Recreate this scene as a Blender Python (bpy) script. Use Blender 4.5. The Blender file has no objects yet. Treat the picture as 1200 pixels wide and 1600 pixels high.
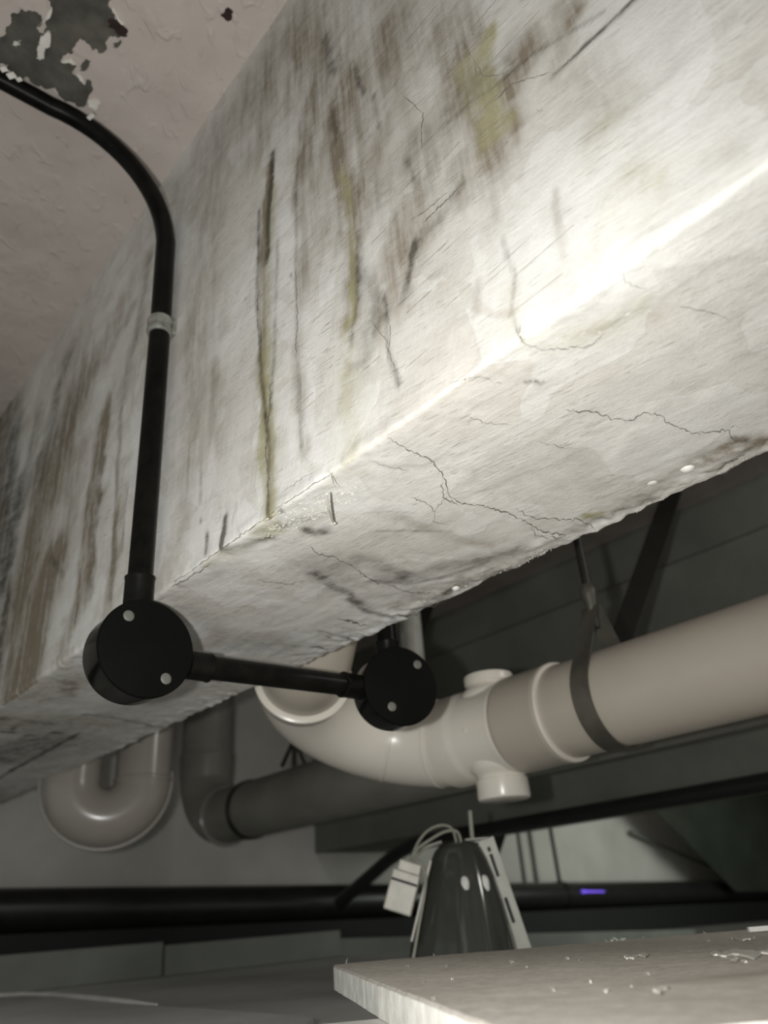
import bpy, math, random
import numpy as np
from mathutils import Vector, Matrix
random.seed(7); rng = np.random.default_rng(11)
scene = bpy.context.scene

# ------------------------------------------------------------------ camera, world, lights
H0 = 1.25                                    # camera height above the floor; all coordinates below are relative to it
R = np.array([[0.75574311, 0.25821223, 0.60181293],
              [-0.65112072, 0.39445487, 0.64841897],
              [-0.06995834, -0.88189103, 0.46623388]])
R[2] = np.cross(R[0], R[1]); 
cd = bpy.data.cameras.new('camera'); cam = bpy.data.objects.new('camera', cd); scene.collection.objects.link(cam)
M = Matrix.Identity(4)
for i in range(3):
    M[i][0] = R[i][0]; M[i][1] = -R[i][1]; M[i][2] = -R[i][2]
M[0][3], M[1][3], M[2][3] = 0, 0, H0
cam.matrix_world = M
cd.sensor_fit = 'VERTICAL'; cd.sensor_height = 36; cd.sensor_width = 27; cd.lens = 27
cd.clip_start = 0.01; cd.clip_end = 50
cd.dof.use_dof = True; cd.dof.focus_distance = 0.52; cd.dof.aperture_fstop = 6.5
scene.camera = cam
w = bpy.data.worlds.new('world'); scene.world = w; w.use_nodes = True
w.node_tree.nodes['Background'].inputs[0].default_value = (0.96, 1.0, 0.95, 1)
w.node_tree.nodes['Background'].inputs[1].default_value = 0.34
vs = scene.view_settings
vs.view_transform = 'Standard'; vs.look = 'None'; vs.gamma = 1; vs.use_curve_mapping = False; vs.exposure = 0.0
RIGHT, UP, FWD = R @ [1, 0, 0], R @ [0, -1, 0], R @ [0, 0, 1]
def ray(px, py):
    d = R @ np.array([px-600., py-800., 1200.]); return d/np.linalg.norm(d)
# phone flash a little above and left of the lens
fl = bpy.data.lights.new('flash', 'SPOT'); fo = bpy.data.objects.new('flash', fl); scene.collection.objects.link(fo)
fl.energy = 14.2; fl.spot_size = math.radians(168); fl.spot_blend = 1.0; fl.shadow_soft_size = 0.007; fl.color = (1.0, 0.995, 0.965)
fp = np.array([-.016, .058, .012])
fd = ray(300, 900)
fo.location = (fp[0], fp[1], fp[2]+H0); fo.rotation_euler = Vector(fd).to_track_quat('-Z', 'Y').to_euler()
# dim fill light added in the far part to brighten the back wall
al = bpy.data.lights.new('far_fill', 'AREA'); ao = bpy.data.objects.new('far_fill', al); scene.collection.objects.link(ao)
al.energy = 5.6; al.size = 0.5; al.color = (0.93, 1.0, 0.92)
ao.location = (3.2, 0.9, H0+0.45); ao.rotation_euler = Vector((-0.05, 1, -0.35)).to_track_quat('-Z', 'Y').to_euler()

# weak fill light, added unseen over the bench side, between the two beams
rl = bpy.data.lights.new('bench_fill', 'AREA'); ro = bpy.data.objects.new('bench_fill', rl); scene.collection.objects.link(ro)
rl.energy = 4.0; rl.size = 0.30; rl.color = (1.0, 0.97, 0.92)
ro.location = (1.25, -0.55, H0+0.78); ro.rotation_euler = Vector((-0.1, .8, -1)).to_track_quat('-Z', 'Y').to_euler()

# ------------------------------------------------------------------ pixel of a known plane -> point (camera-relative)
def onz(px, py, z): d = ray(px, py); return d*z/d[2]
def onx(px, py, x): d = ray(px, py); return d*x/d[0]
def ony(px, py, y): d = ray(px, py); return d*y/d[1]
ZBE = -.085; ZB = .25; XF = .26; XB = .4825; ZC = .824; YW = 2.23

# ------------------------------------------------------------------ materials
def mat(name): 
    m = bpy.data.materials.new(name); m.use_nodes = True
    return m, m.node_tree, m.node_tree.nodes['Principled BSDF']
def N(nt, t, **k):
    n = nt.nodes.new(t)
    for a, b in k.items():
        if isinstance(a, str) and hasattr(n, a) and a not in ('inputs',): setattr(n, a, b)
    return n
def coords(nt, scale=(1, 1, 1), rot=(0, 0, 0)):
    tc = N(nt, 'ShaderNodeTexCoord'); mp = N(nt, 'ShaderNodeMapping')
    mp.inputs['Scale'].default_value = scale; mp.inputs['Rotation'].default_value = rot
    nt.links.new(tc.outputs['Object'], mp.inputs[0])
    if any(rot):
        mp.inputs['Scale'].default_value = (1, 1, 1); m2 = N(nt, 'ShaderNodeMapping'); m2.inputs['Scale'].default_value = scale
        nt.links.new(mp.outputs[0], m2.inputs[0]); return m2.outputs[0]
    return mp.outputs[0]
def noise(nt, vec, scale, detail=4, rough=.55, dist=0):
    n = N(nt, 'ShaderNodeTexNoise'); n.inputs['Scale'].default_value = scale; n.inputs['Detail'].default_value = detail
    n.inputs['Roughness'].default_value = rough; n.inputs['Distortion'].default_value = dist
    nt.links.new(vec, n.inputs['Vector']); return n.outputs['Fac']
def ramp(nt, fac, a, b, ca=(0, 0, 0), cb=(1, 1, 1)):
    r = N(nt, 'ShaderNodeValToRGB'); e = r.color_ramp.elements
    e[0].position = a; e[0].color = (*ca, 1); e[1].position = b; e[1].color = (*cb, 1)
    nt.links.new(fac, r.inputs[0]); return r.outputs[0]
def mix(nt, fac, a, b, mode='MIX'):
    m = N(nt, 'ShaderNodeMix', data_type='RGBA', blend_type=mode)
    for i, v in ((0, fac), (6, a), (7, b)):
        if isinstance(v, (int, float)): m.inputs[i].default_value = v
        elif isinstance(v, tuple): m.inputs[i].default_value = (*v, 1)
        else: nt.links.new(v, m.inputs[i])
    return m.outputs[2]
def math_(nt, op, a, b=0., clamp=False):
    m = N(nt, 'ShaderNodeMath', operation=op); m.use_clamp = clamp
    for i, v in ((0, a), (1, b)):
        if isinstance(v, (int, float)): m.inputs[i].default_value = v
        else: nt.links.new(v, m.inputs[i])
    return m.outputs[0]
def bump(nt, bs, h, strength, dist, prev=None):
    b = N(nt, 'ShaderNodeBump'); b.inputs['Strength'].default_value = strength; b.inputs['Distance'].default_value = dist
    nt.links.new(h, b.inputs['Height'])
    if prev is not None: nt.links.new(prev, b.inputs['Normal'])
    nt.links.new(b.outputs[0], bs.inputs['Normal']); return b.outputs[0]
def simple(name, col, rough=.5, metal=0., var=.15, vscale=30, bscale=None, bdist=.0005, spec=.5, speck=None, coat=0):
    m, nt, bs = mat(name); v = coords(nt)
    n = noise(nt, v, vscale, 5)
    c = mix(nt, ramp(nt, n, .3, .7), tuple(x*(1-var) for x in col), tuple(min(1, x*(1+var)) for x in col))
    if speck:
        s = noise(nt, v, speck[0], 3); c = mix(nt, ramp(nt, s, speck[1], speck[1]+.04), c, speck[2])
    nt.links.new(c, bs.inputs['Base Color'])
    bs.inputs['Roughness'].default_value = rough; bs.inputs['Metallic'].default_value = metal
    bs.inputs['Specular IOR Level'].default_value = spec; bs.inputs['Coat Weight'].default_value = coat
    if bscale: bump(nt, bs, noise(nt, v, bscale, 4), .6, bdist)
    return m

def beam_material():
    m, nt, bs = mat('flaking_white_beam_paint')
    v = coords(nt)
    mot = noise(nt, v, 7, 6, .6)
    base = mix(nt, ramp(nt, mot, .30, .70), (.57, .54, .495), (.735, .72, .69))
    # brush strokes running along the beam, a little off its axis
    st = noise(nt, coords(nt, (1, .028, 1), (math.radians(-7), 0, math.radians(-5))), 260, 4, .65)
    st2 = noise(nt, coords(nt, (1, .06, 1), (math.radians(-9), 0, math.radians(-7))), 95, 4, .7)
    zone = ramp(nt, noise(nt, v, 11, 3, .6), .40, .66)
    base = mix(nt, math_(nt, 'MULTIPLY', math_(nt, 'MULTIPLY', ramp(nt, st, .60, .72), zone), .30), base, (.25, .23, .19))
    st3 = noise(nt, coords(nt, (1, .022, 1), (math.radians(-8), 0, math.radians(-6))), 620, 3, .6)
    fine = ramp(nt, st3, .61, .70)
    base = mix(nt, math_(nt, 'MULTIPLY', math_(nt, 'MULTIPLY', fine, math_(nt, 'ADD', zone, .25)), .5), base, (.20, .185, .155))
    gr = noise(nt, v, 26, 6, .72)
    base = mix(nt, math_(nt, 'MULTIPLY', ramp(nt, gr, .46, .70), .42), base, (.36, .325, .275))
    # flaked plates
    pl = noise(nt, v, 13, 3, .5, .6)
    plate = ramp(nt, pl, .52, .535)
    base = mix(nt, math_(nt, 'MULTIPLY', plate, .30), base, (.80, .80, .785))
    at = N(nt, 'ShaderNodeAttribute'); at.attribute_name = 'stain'
    sp = N(nt, 'ShaderNodeSeparateColor'); nt.links.new(at.outputs['Color'], sp.inputs[0])
    br = noise(nt, v, 120, 5, .7); vd = coords(nt, (1, 1, .07)); dr = noise(nt, vd, 110, 4, .65)
    modn = math_(nt, 'ADD', math_(nt, 'MULTIPLY', br, 1.2), math_(nt, 'MULTIPLY', st2, 1.3))
    modn = math_(nt, 'SUBTRACT', math_(nt, 'MULTIPLY', modn, 1.8), 1.05)
    modn = math_(nt, 'ADD', modn, math_(nt, 'MULTIPLY', fine, .5))
    modv = math_(nt, 'SUBTRACT', math_(nt, 'MULTIPLY', math_(nt, 'ADD', dr, math_(nt, 'MULTIPLY', br, .5)), 3.0), 1.05)
    def ch(o): return math_(nt, 'MULTIPLY', sp.outputs[o], modv if o == 2 else modn, True)
    base = mix(nt, math_(nt, 'MULTIPLY', ch(2), .95), base, (.22, .18, .13))
    base = mix(nt, math_(nt, 'MULTIPLY', ch(1), .78), base, (.36, .335, .19))
    base = mix(nt, math_(nt, 'MULTIPLY', ch(0), .85), base, (.060, .054, .040))
    # pinholes and specks
    spk = noise(nt, v, 300, 2); base = mix(nt, math_(nt, 'MULTIPLY', ramp(nt, spk, .77, .80), .45), base, (.18, .165, .14))
    nt.links.new(base, bs.inputs['Base Color']); bs.inputs['Roughness'].default_value = .8
    bs.inputs['Specular IOR Level'].default_value = .2
    b = bump(nt, bs, math_(nt, 'MULTIPLY', st, math_(nt, 'ADD', zone, .25)), .45, .0011)
    b = bump(nt, bs, st2, .30, .0014, b)
    b = bump(nt, bs, fine, .5, -.0003, b)
    b = bump(nt, bs, plate, .5, .0002, b)
    b = bump(nt, bs, noise(nt, coords(nt, (1, 1, .4)), 60, 6, .7), .5, .0014, b)
    b = bump(nt, bs, noise(nt, v, 420, 3, .6), .35, .0006, b)
    return m
def ceiling_material():
    m, nt, bs = mat('blistered_ceiling_paint')
    v = coords(nt); n = noise(nt, v, 9, 5)
    c = mix(nt, ramp(nt, n, .3, .7), (.47, .41, .375), (.57, .505, .465))
    nt.links.new(c, bs.inputs['Base Color']); bs.inputs['Roughness'].default_value = .5
    v2 = coords(nt, (1, .55, 1), (0, 0, math.radians(35)))
    h = ramp(nt, noise(nt, v2, 62, 2, .5, .8), .55, .72)
    b = bump(nt, bs, h, .55, .0022)
    b = bump(nt, bs, noise(nt, v, 14, 3), .5, .01, b)
    b = bump(nt, bs, noise(nt, v, 220, 4), .4, .0008, b)
    return m
M_BEAM = beam_material(); M_CEIL = ceiling_material()
M_CRACK = simple('dark_crack', (.14, .13, .105), .9)
M_BARE = simple('bare_concrete', (.082, .076, .064), .85, var=.45, vscale=38, bscale=150, bdist=.001)
M_RUST = simple('dark_rust', (.028, .014, .010), .9, var=.5, vscale=90)
M_CHIP = simple('paint_flake', (.72, .69, .64), .5, bscale=90)
M_CRUST = simple('lime_crust', (.66, .65, .57), .7, bscale=200)
M_DROP_GLINT = simple('glossy_drip_and_glint', (.80, .79, .74), .08, coat=.6)
M_BLACK = simple('black_conduit_plastic', (.005, .0048, .004), .34, var=.5, vscale=60, bscale=500, bdist=.0001, spec=.10, speck=(420, .74, (.12, .115, .1)))
M_LID = simple('satin_black_lid', (.0035, .0036, .003), .6, var=.2, spec=.06, bscale=900, bdist=.0001)
M_BODY = simple('glossy_black_box', (.003, .003, .0025), .16, var=.4, vscale=90, spec=.35, speck=(260, .76, (.12, .12, .1)))
M_SCREW = simple('zinc_screw', (.13, .13, .115), .6, .3, bscale=600)
M_SLOT = simple('dark_recess', (.03, .03, .028), .8)
M_GALV = simple('galvanised_steel', (.42, .43, .39), .35, .75, var=.35, vscale=120, bscale=300)
M_PVC = simple('beige_soil_pipe', (.44, .395, .335), .30, var=.05, vscale=8, speck=(42, .79, (.13, .07, .05)), spec=.4)
M_PVCL = simple('pale_pipe_fitting', (.74, .69, .615), .26, var=.05, vscale=8, speck=(55, .8, (.16, .12, .09)))
M_PVCD = simple('dirty_grey_pipe', (.25, .245, .21), .4, var=.15, vscale=12, speck=(30, .77, (.05, .045, .03)))
M_TRAP = simple('taupe_trap_plastic', (.30, .275, .245), .22, var=.06, vscale=9)
M_WHITEP = simple('white_vent_pipe', (.85, .84, .78), .35)
M_BAND = simple('dull_steel_band', (.10, .092, .075), .5, .35, var=.3)
M_STEEL = simple('blackened_steel', (.022, .022, .019), .45, .3)
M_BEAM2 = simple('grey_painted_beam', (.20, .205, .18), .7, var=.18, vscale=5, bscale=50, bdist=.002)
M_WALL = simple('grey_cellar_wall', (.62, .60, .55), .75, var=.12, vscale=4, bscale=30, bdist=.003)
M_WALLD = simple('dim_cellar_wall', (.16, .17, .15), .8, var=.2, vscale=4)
M_FLOOR = simple('concrete_floor', (.2, .19, .17), .8, var=.2, vscale=6, bscale=40)
M_DRAIN = simple('black_drain_pipe', (.020, .020, .018), .35, var=.2)
M_VOID = simple('matt_black_void', (.006, .007, .006), .7)
M_BENCH = simple('grey_bench_top', (.62, .62, .61), .45, var=.25, vscale=3, bscale=20, bdist=.002)
M_PLANK = simple('grey_green_board', (.20, .21, .185), .6, var=.15, vscale=7)
M_CAB = simple('white_cabinet', (.78, .77, .74), .45, var=.04)
M_DKGREEN = simple('dark_green_matte', (.036, .044, .032), .7, var=.3, vscale=5)
M_CABLE = simple('pale_cable', (.62, .61, .58), .35, speck=(14, .66, (.05, .05, .05)))
def can_material():
    m, nt, bs = mat('smoked_reflector'); v = coords(nt)
    c = mix(nt, noise(nt, v, 20), (.05, .053, .045), (.085, .09, .078))
    nt.links.new(c, bs.inputs['Base Color']); bs.inputs['Roughness'].default_value = .16
    bs.inputs['Metallic'].default_value = .35; bs.inputs['Coat Weight'].default_value = .5; bs.inputs['Coat Roughness'].default_value = .05
    return m
M_CAN = can_material()
M_BRKT = simple('pale_bracket', (.40, .40, .35), .45, .1)
M_TERM = simple('off_white_terminal', (.56, .53, .46), .4, var=.1, vscale=60)
M_WIRE = simple('grey_wire', (.30, .30, .25), .4)
def glint_material():  # emissive stand-in for a violet reflection on the drain pipe
    m, nt, bs = mat('violet_glint'); bs.inputs['Base Color'].default_value = (.1, .05, .4, 1)
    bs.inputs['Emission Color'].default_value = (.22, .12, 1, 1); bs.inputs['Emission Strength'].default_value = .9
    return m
M_GLINT = glint_material()
def board_material():
    m, nt, bs = mat('chipboard'); v = coords(nt)
    n = noise(nt, coords(nt, (1, 1, 1)), 130, 6, .75); n2 = noise(nt, v, 9, 4)
    c = mix(nt, ramp(nt, n, .3, .7), (.42, .385, .34), (.68, .635, .57))
    c = mix(nt, math_(nt, 'MULTIPLY', ramp(nt, n2, .5, .7), .35), c, (.74, .70, .64))
    at = N(nt, 'ShaderNodeAttribute'); at.attribute_name = 'stain'
    sp = N(nt, 'ShaderNodeSeparateColor'); nt.links.new(at.outputs['Color'], sp.inputs[0])
    c = mix(nt, sp.outputs[0], c, (.28, .23, .19))
    nt.links.new(c, bs.inputs['Base Color']); bs.inputs['Roughness'].default_value = .8
    bump(nt, bs, n, .7, .0015); return m
M_BOARD = board_material()
M_BEDGE = simple('pale_board_edge', (.86, .84, .78), .8, var=.18, vscale=90, bscale=180, bdist=.001)

# ------------------------------------------------------------------ mesh helpers (camera-relative coordinates)
class MB:
    def __init__(s): s.v = []; s.f = []; s.mi = []
    def add(s, vs, fs, mi=0):
        o = len(s.v); s.v += [tuple(map(float, p)) for p in vs]; s.f += [tuple(i+o for i in f) for f in fs]; s.mi += [mi]*len(fs)
        return s
    def box(s, c, size, axes=None, mi=0):
        A = np.eye(3) if axes is None else np.array(axes, float); h = np.array(size)/2; c = np.array(c, float)
        P = [c + A.T @ (h*np.array(k)) for k in ((-1,-1,-1),(1,-1,-1),(1,1,-1),(-1,1,-1),(-1,-1,1),(1,-1,1),(1,1,1),(-1,1,1))]
        return s.add(P, [(0,3,2,1),(4,5,6,7),(0,1,5,4),(1,2,6,5),(2,3,7,6),(3,0,4,7)], mi)
    def tube(s, pts, r, seg=24, cap=True, mi=0, prof=None):
        pts = [np.array(p, float) for p in pts]; n = len(pts)
        rs = [r]*n if isinstance(r, (int, float)) else r
        T = [(pts[min(i+1, n-1)]-pts[max(i-1, 0)]) for i in range(n)]; T = [t/np.linalg.norm(t) for t in T]
        u = np.cross(T[0], [0, 0, 1.]); u = u if np.linalg.norm(u) > .1 else np.cross(T[0], [0, 1., 0]); u /= np.linalg.norm(u)
        V = []
        for i in range(n):
            u = u - T[i]*u.dot(T[i]); u /= np.linalg.norm(u); w_ = np.cross(T[i], u)
            for k in range(seg):
                a = 2*math.pi*k/seg; V.append(pts[i] + rs[i]*(math.cos(a)*u + math.sin(a)*w_))
        F = [(i*seg+k, i*seg+(k+1) % seg, (i+1)*seg+(k+1) % seg, (i+1)*seg+k) for i in range(n-1) for k in range(seg)]
        if cap: F += [tuple(range(seg-1, -1, -1)), tuple((n-1)*seg+k for k in range(seg))]
        return s.add(V, F, mi)
    def lathe(s, c, axis, prof, seg=48, mi=0):     # prof: (along, radius)
        axis = np.array(axis, float); axis /= np.linalg.norm(axis)
        return s.tube_prof([np.array(c)+axis*a for a, _ in prof], axis, [r for _, r in prof], seg, mi)
    def tube_prof(s, pts, axis, rs, seg, mi):
        u = np.cross(axis, [0, 0, 1.]); u = u if np.linalg.norm(u) > .1 else np.cross(axis, [0, 1., 0]); u /= np.linalg.norm(u); w_ = np.cross(axis, u)
        V = [p + r*(math.cos(2*math.pi*k/seg)*u + math.sin(2*math.pi*k/seg)*w_) for p, r in zip(pts, rs) for k in range(seg)]
        n = len(pts); F = [(i*seg+k, i*seg+(k+1) % seg, (i+1)*seg+(k+1) % seg, (i+1)*seg+k) for i in range(n-1) for k in range(seg)]
        F += [tuple(range(seg-1, -1, -1)), tuple((n-1)*seg+k for k in range(seg))]
        return s.add(V, F, mi)
    def build(s, name, mats, parent=None, base=None, smooth=35, bevel=0):
        base = np.array(base if base is not None else (parent['_base'] if parent else (0, 0, 0)), float)
        me = bpy.data.meshes.new(name); me.from_pydata([tuple(np.array(v)-base) for v in s.v], [], s.f)
        mats = mats if isinstance(mats, (list, tuple)) else [mats]
        for m in mats: me.materials.append(m)
        me.polygons.foreach_set('material_index', s.mi)
        import bmesh
        bm = bmesh.new(); bm.from_mesh(me); bmesh.ops.recalc_face_normals(bm, faces=bm.faces)
        bm.to_mesh(me); bm.free()
        if smooth:
            me.polygons.foreach_set('use_smooth', [True]*len(me.polygons))
            me.set_sharp_from_angle(angle=math.radians(smooth))
        o = bpy.data.objects.new(name, me); scene.collection.objects.link(o)
        if bevel:
            b = o.modifiers.new('bevel', 'BEVEL'); b.width = bevel; b.segments = 2; b.limit_method = 'ANGLE'
        if parent: o.parent = parent
        else: o.location = (base[0], base[1], base[2]+H0)
        o['_base'] = [float(x) for x in base]
        return o
def tag(o, label=None, cat=None, group=None, kind=None):
    if label: o['label'] = label
    if cat: o['category'] = cat
    if group: o['group'] = group
    if kind: o['kind'] = kind
    return o
def thing(name, label, cat, base, group=None):
    o = bpy.data.objects.new(name, None); scene.collection.objects.link(o); o.empty_display_size = .02
    o.location = (base[0], base[1], base[2]+H0); o['_base'] = [float(x) for x in base]
    return tag(o, label, cat, group)
def struct(o): o['kind'] = 'structure'; return o
def arc(c, r, a0, a1, e1, e2, n=14):
    c, e1, e2 = (np.array(x, float) for x in (c, e1, e2))
    return [c + r*(math.cos(a)*e1 + math.sin(a)*e2) for a in np.linspace(a0, a1, n)]

# numpy value noise
_perm = rng.random((64, 64, 64))
def vnoise(P, s):
    P = np.asarray(P)*s + 17.3; i = np.floor(P).astype(int); f = P-i; f = f*f*(3-2*f); i %= 64; j = (i+1) % 64
    r = 0
    for a in (0, 1):
        for b in (0, 1):
            for c in (0, 1):
                wgt = (f[:, 0] if a else 1-f[:, 0])*(f[:, 1] if b else 1-f[:, 1])*(f[:, 2] if c else 1-f[:, 2])
                r = r + wgt*_perm[(j if a else i)[:, 0], (j if b else i)[:, 1], (j if c else i)[:, 2]]
    return r-.5
def fnoise(P, s, o=4): return sum(vnoise(P, s*2**k)*.5**k for k in range(o))

# ------------------------------------------------------------------ room shell
mb = MB().box((2.0, .6, -H0-.05), (7.4, 4.6, .1)); struct(mb.build('floor', M_FLOOR))
mb = MB().box((2.0, YW+.06, -.2), (6.2, .12, 2.2))
for px in (812, 830): mb.box((ony(px, 1330, YW)[0], YW-.004, -.1), (.012, .012, 1.9), mi=1)
struct(mb.build('wall_back', [M_WALL, M_WALLD]))
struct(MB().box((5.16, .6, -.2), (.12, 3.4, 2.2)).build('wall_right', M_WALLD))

def jag(poly, amp, it=3):
    P = [np.array(p, float) for p in poly]
    for k in range(it):
        Q = []
        for i in range(len(P)):
            a, b = P[i], P[(i+1) % len(P)]; L = np.linalg.norm(b-a); Q.append(a)
            if L > 1.5: Q.append((a+b)/2 + rng.normal(0, amp*L, 2))
        P = Q
    return P
ceil = MB().box((2.0, .6, ZC+.05), (6.4, 3.6, .1))
def cz(px, py, z): return onz(px, py, z)
k8 = 1/4.615
main = [(345,0),(372,50),(362,130),(325,160),(318,225),(300,240),(265,200),(305,150),(300,110),(270,90),(210,75),(155,62),(110,95),(80,150),(55,190),(45,240),(0,285),(-70,330),(-70,430),(0,470),(50,500),(120,550),(220,590),(330,645),(420,690),(510,735),(570,770),(620,740),(640,690),(670,650),(660,600),(620,570),(610,615),(560,560),(535,500),(545,470),(510,460),(440,450),(460,400),(530,380),(545,310),(610,290),(650,330),(660,365),(730,385),(760,310),(800,260),(850,275),(905,268),(925,220),(890,190),(855,150),(825,130),(805,70),(780,30),(800,0),(790,-120),(500,-170),(330,-90)]
isl1 = [(360,240),(365,290),(320,350),(318,425),(290,435),(262,425),(270,370),(285,320),(300,270),(330,240)]
isl2 = [(100,300),(140,295),(145,320),(115,335),(92,325)]
sm1 = [(625,425),(655,440),(640,480),(600,515),(570,510),(585,470)]; sm2 = [(810,315),(870,285),(880,300),(840,350),(815,345)]
rust = [(770,150),(800,135),(855,150),(890,190),(922,222),(905,266),(860,262),(830,225),(790,200)]
def patch(poly, z, mi, sc=k8, amp=.16, thick=0):
    P = jag([(x*sc, y*sc) for x, y in poly], amp)
    V = [cz(x, y, z) for x, y in P]; n = len(V)
    ceil.add(V, [tuple(range(n))], mi)
    if thick:
        V2 = [v+np.array([0, 0, thick]) for v in V]
        ceil.add(V+V2, [(i, (i+1) % n, (i+1) % n+n, i+n) for i in range(n)], mi)
patch(main, ZC-.0006, 1); patch(rust, ZC-.0010, 2); patch(isl1, ZC-.004, 3, thick=.003); patch(isl2, ZC-.0016, 3, thick=.001)
patch(sm1, ZC-.0006, 1); patch(sm2, ZC-.0006, 1)
patch([(345,22),(356,11),(365,19),(362,31),(350,29)], ZC-.0006, 2, 1); patch([(508,8),(517,0),(524,4),(518,12)], ZC-.0006, 2, 1)
# lifted curls round the peeled patch
for poly in ([(540,500),(560,540),(600,575),(612,615),(575,580),(550,540)], [(0,462),(55,475),(50,500),(10,495)], [(50,510),(120,545),(100,578),(62,560)],
             [(265,200),(320,150),(362,130),(372,50),(345,90),(330,150),(300,170)], [(440,450),(520,430),(545,470),(500,455)], [(630,730),(700,720),(725,745),(690,800),(640,770)],
             [(810,60),(850,150),(900,190),(860,140),(830,80)]):
    patch(poly, ZC-.0022, 3, thick=.002, amp=.08)
struct(ceil.build('ceiling', [M_CEIL, M_BARE, M_RUST, M_CHIP], smooth=0))

# ------------------------------------------------------------------ main beam: dense displaced skin with stain and painted shade marks
ys = np.concatenate([np.arange(-1.1, -.06, .04), np.arange(-.06, .9, .002), np.arange(.9, 1.5, .004), np.arange(1.5, YW+.001, .02)])
prof = []; rc = .0035
for z in np.linspace(ZC+.002, ZB+rc, 262): prof.append((XF, z, -1, 0))
for a in np.linspace(0, math.pi/2, 6)[1:-1]: prof.append((XF+rc-rc*math.cos(a), ZB+rc-rc*math.sin(a), -math.cos(a), -math.sin(a)))
for x in np.linspace(XF+rc, XB-rc, 108): prof.append((x, ZB, 0, -1))
for a in np.linspace(0, math.pi/2, 6)[1:-1]: prof.append((XB-rc+rc*math.sin(a), ZB+rc-rc*math.cos(a), math.sin(a), -math.cos(a)))
for z in np.linspace(ZB+rc, ZC+.002, 30): prof.append((XB, z, 1, 0))
prof = np.array(prof); npf, ny = len(prof), len(ys)
PX = np.tile(prof[:, 0], ny); PZ = np.tile(prof[:, 1], ny); NX = np.tile(prof[:, 2], ny); NZ = np.tile(prof[:, 3], ny); PY = np.repeat(ys, npf)
P = np.stack([PX, PY, PZ], 1)
def disp(P):
    d = fnoise(P, 7, 3)*.0018 + fnoise(P*np.array([1, .12, 1]), 60, 3)*.0006
    pz = fnoise(P+3, 14, 3); d = d + .0005/(1+np.exp(-(pz-.08)*90))*(P[:, 2] < ZB+.01)
    un = 1/(1+np.exp(-(ZB+.006-P[:, 2])*900))        # underside only: lumps towards the far arris
    far = np.exp(-((P[:, 0]-XB)/.035)**2)*(P[:, 2] < ZB+.02)
    d = d + far*fnoise(P, 110, 4)*.0030
    near = np.exp(-((P[:, 0]-XF)/.02)**2)*np.exp(-((P[:, 2]-ZB)/.012)**2)
    d = d + near*fnoise(P+9, 70, 3)*.0016
    return d
D = disp(P)
V = P + np.stack([NX, 0*NX, NZ], 1)*D[:, None]
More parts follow.
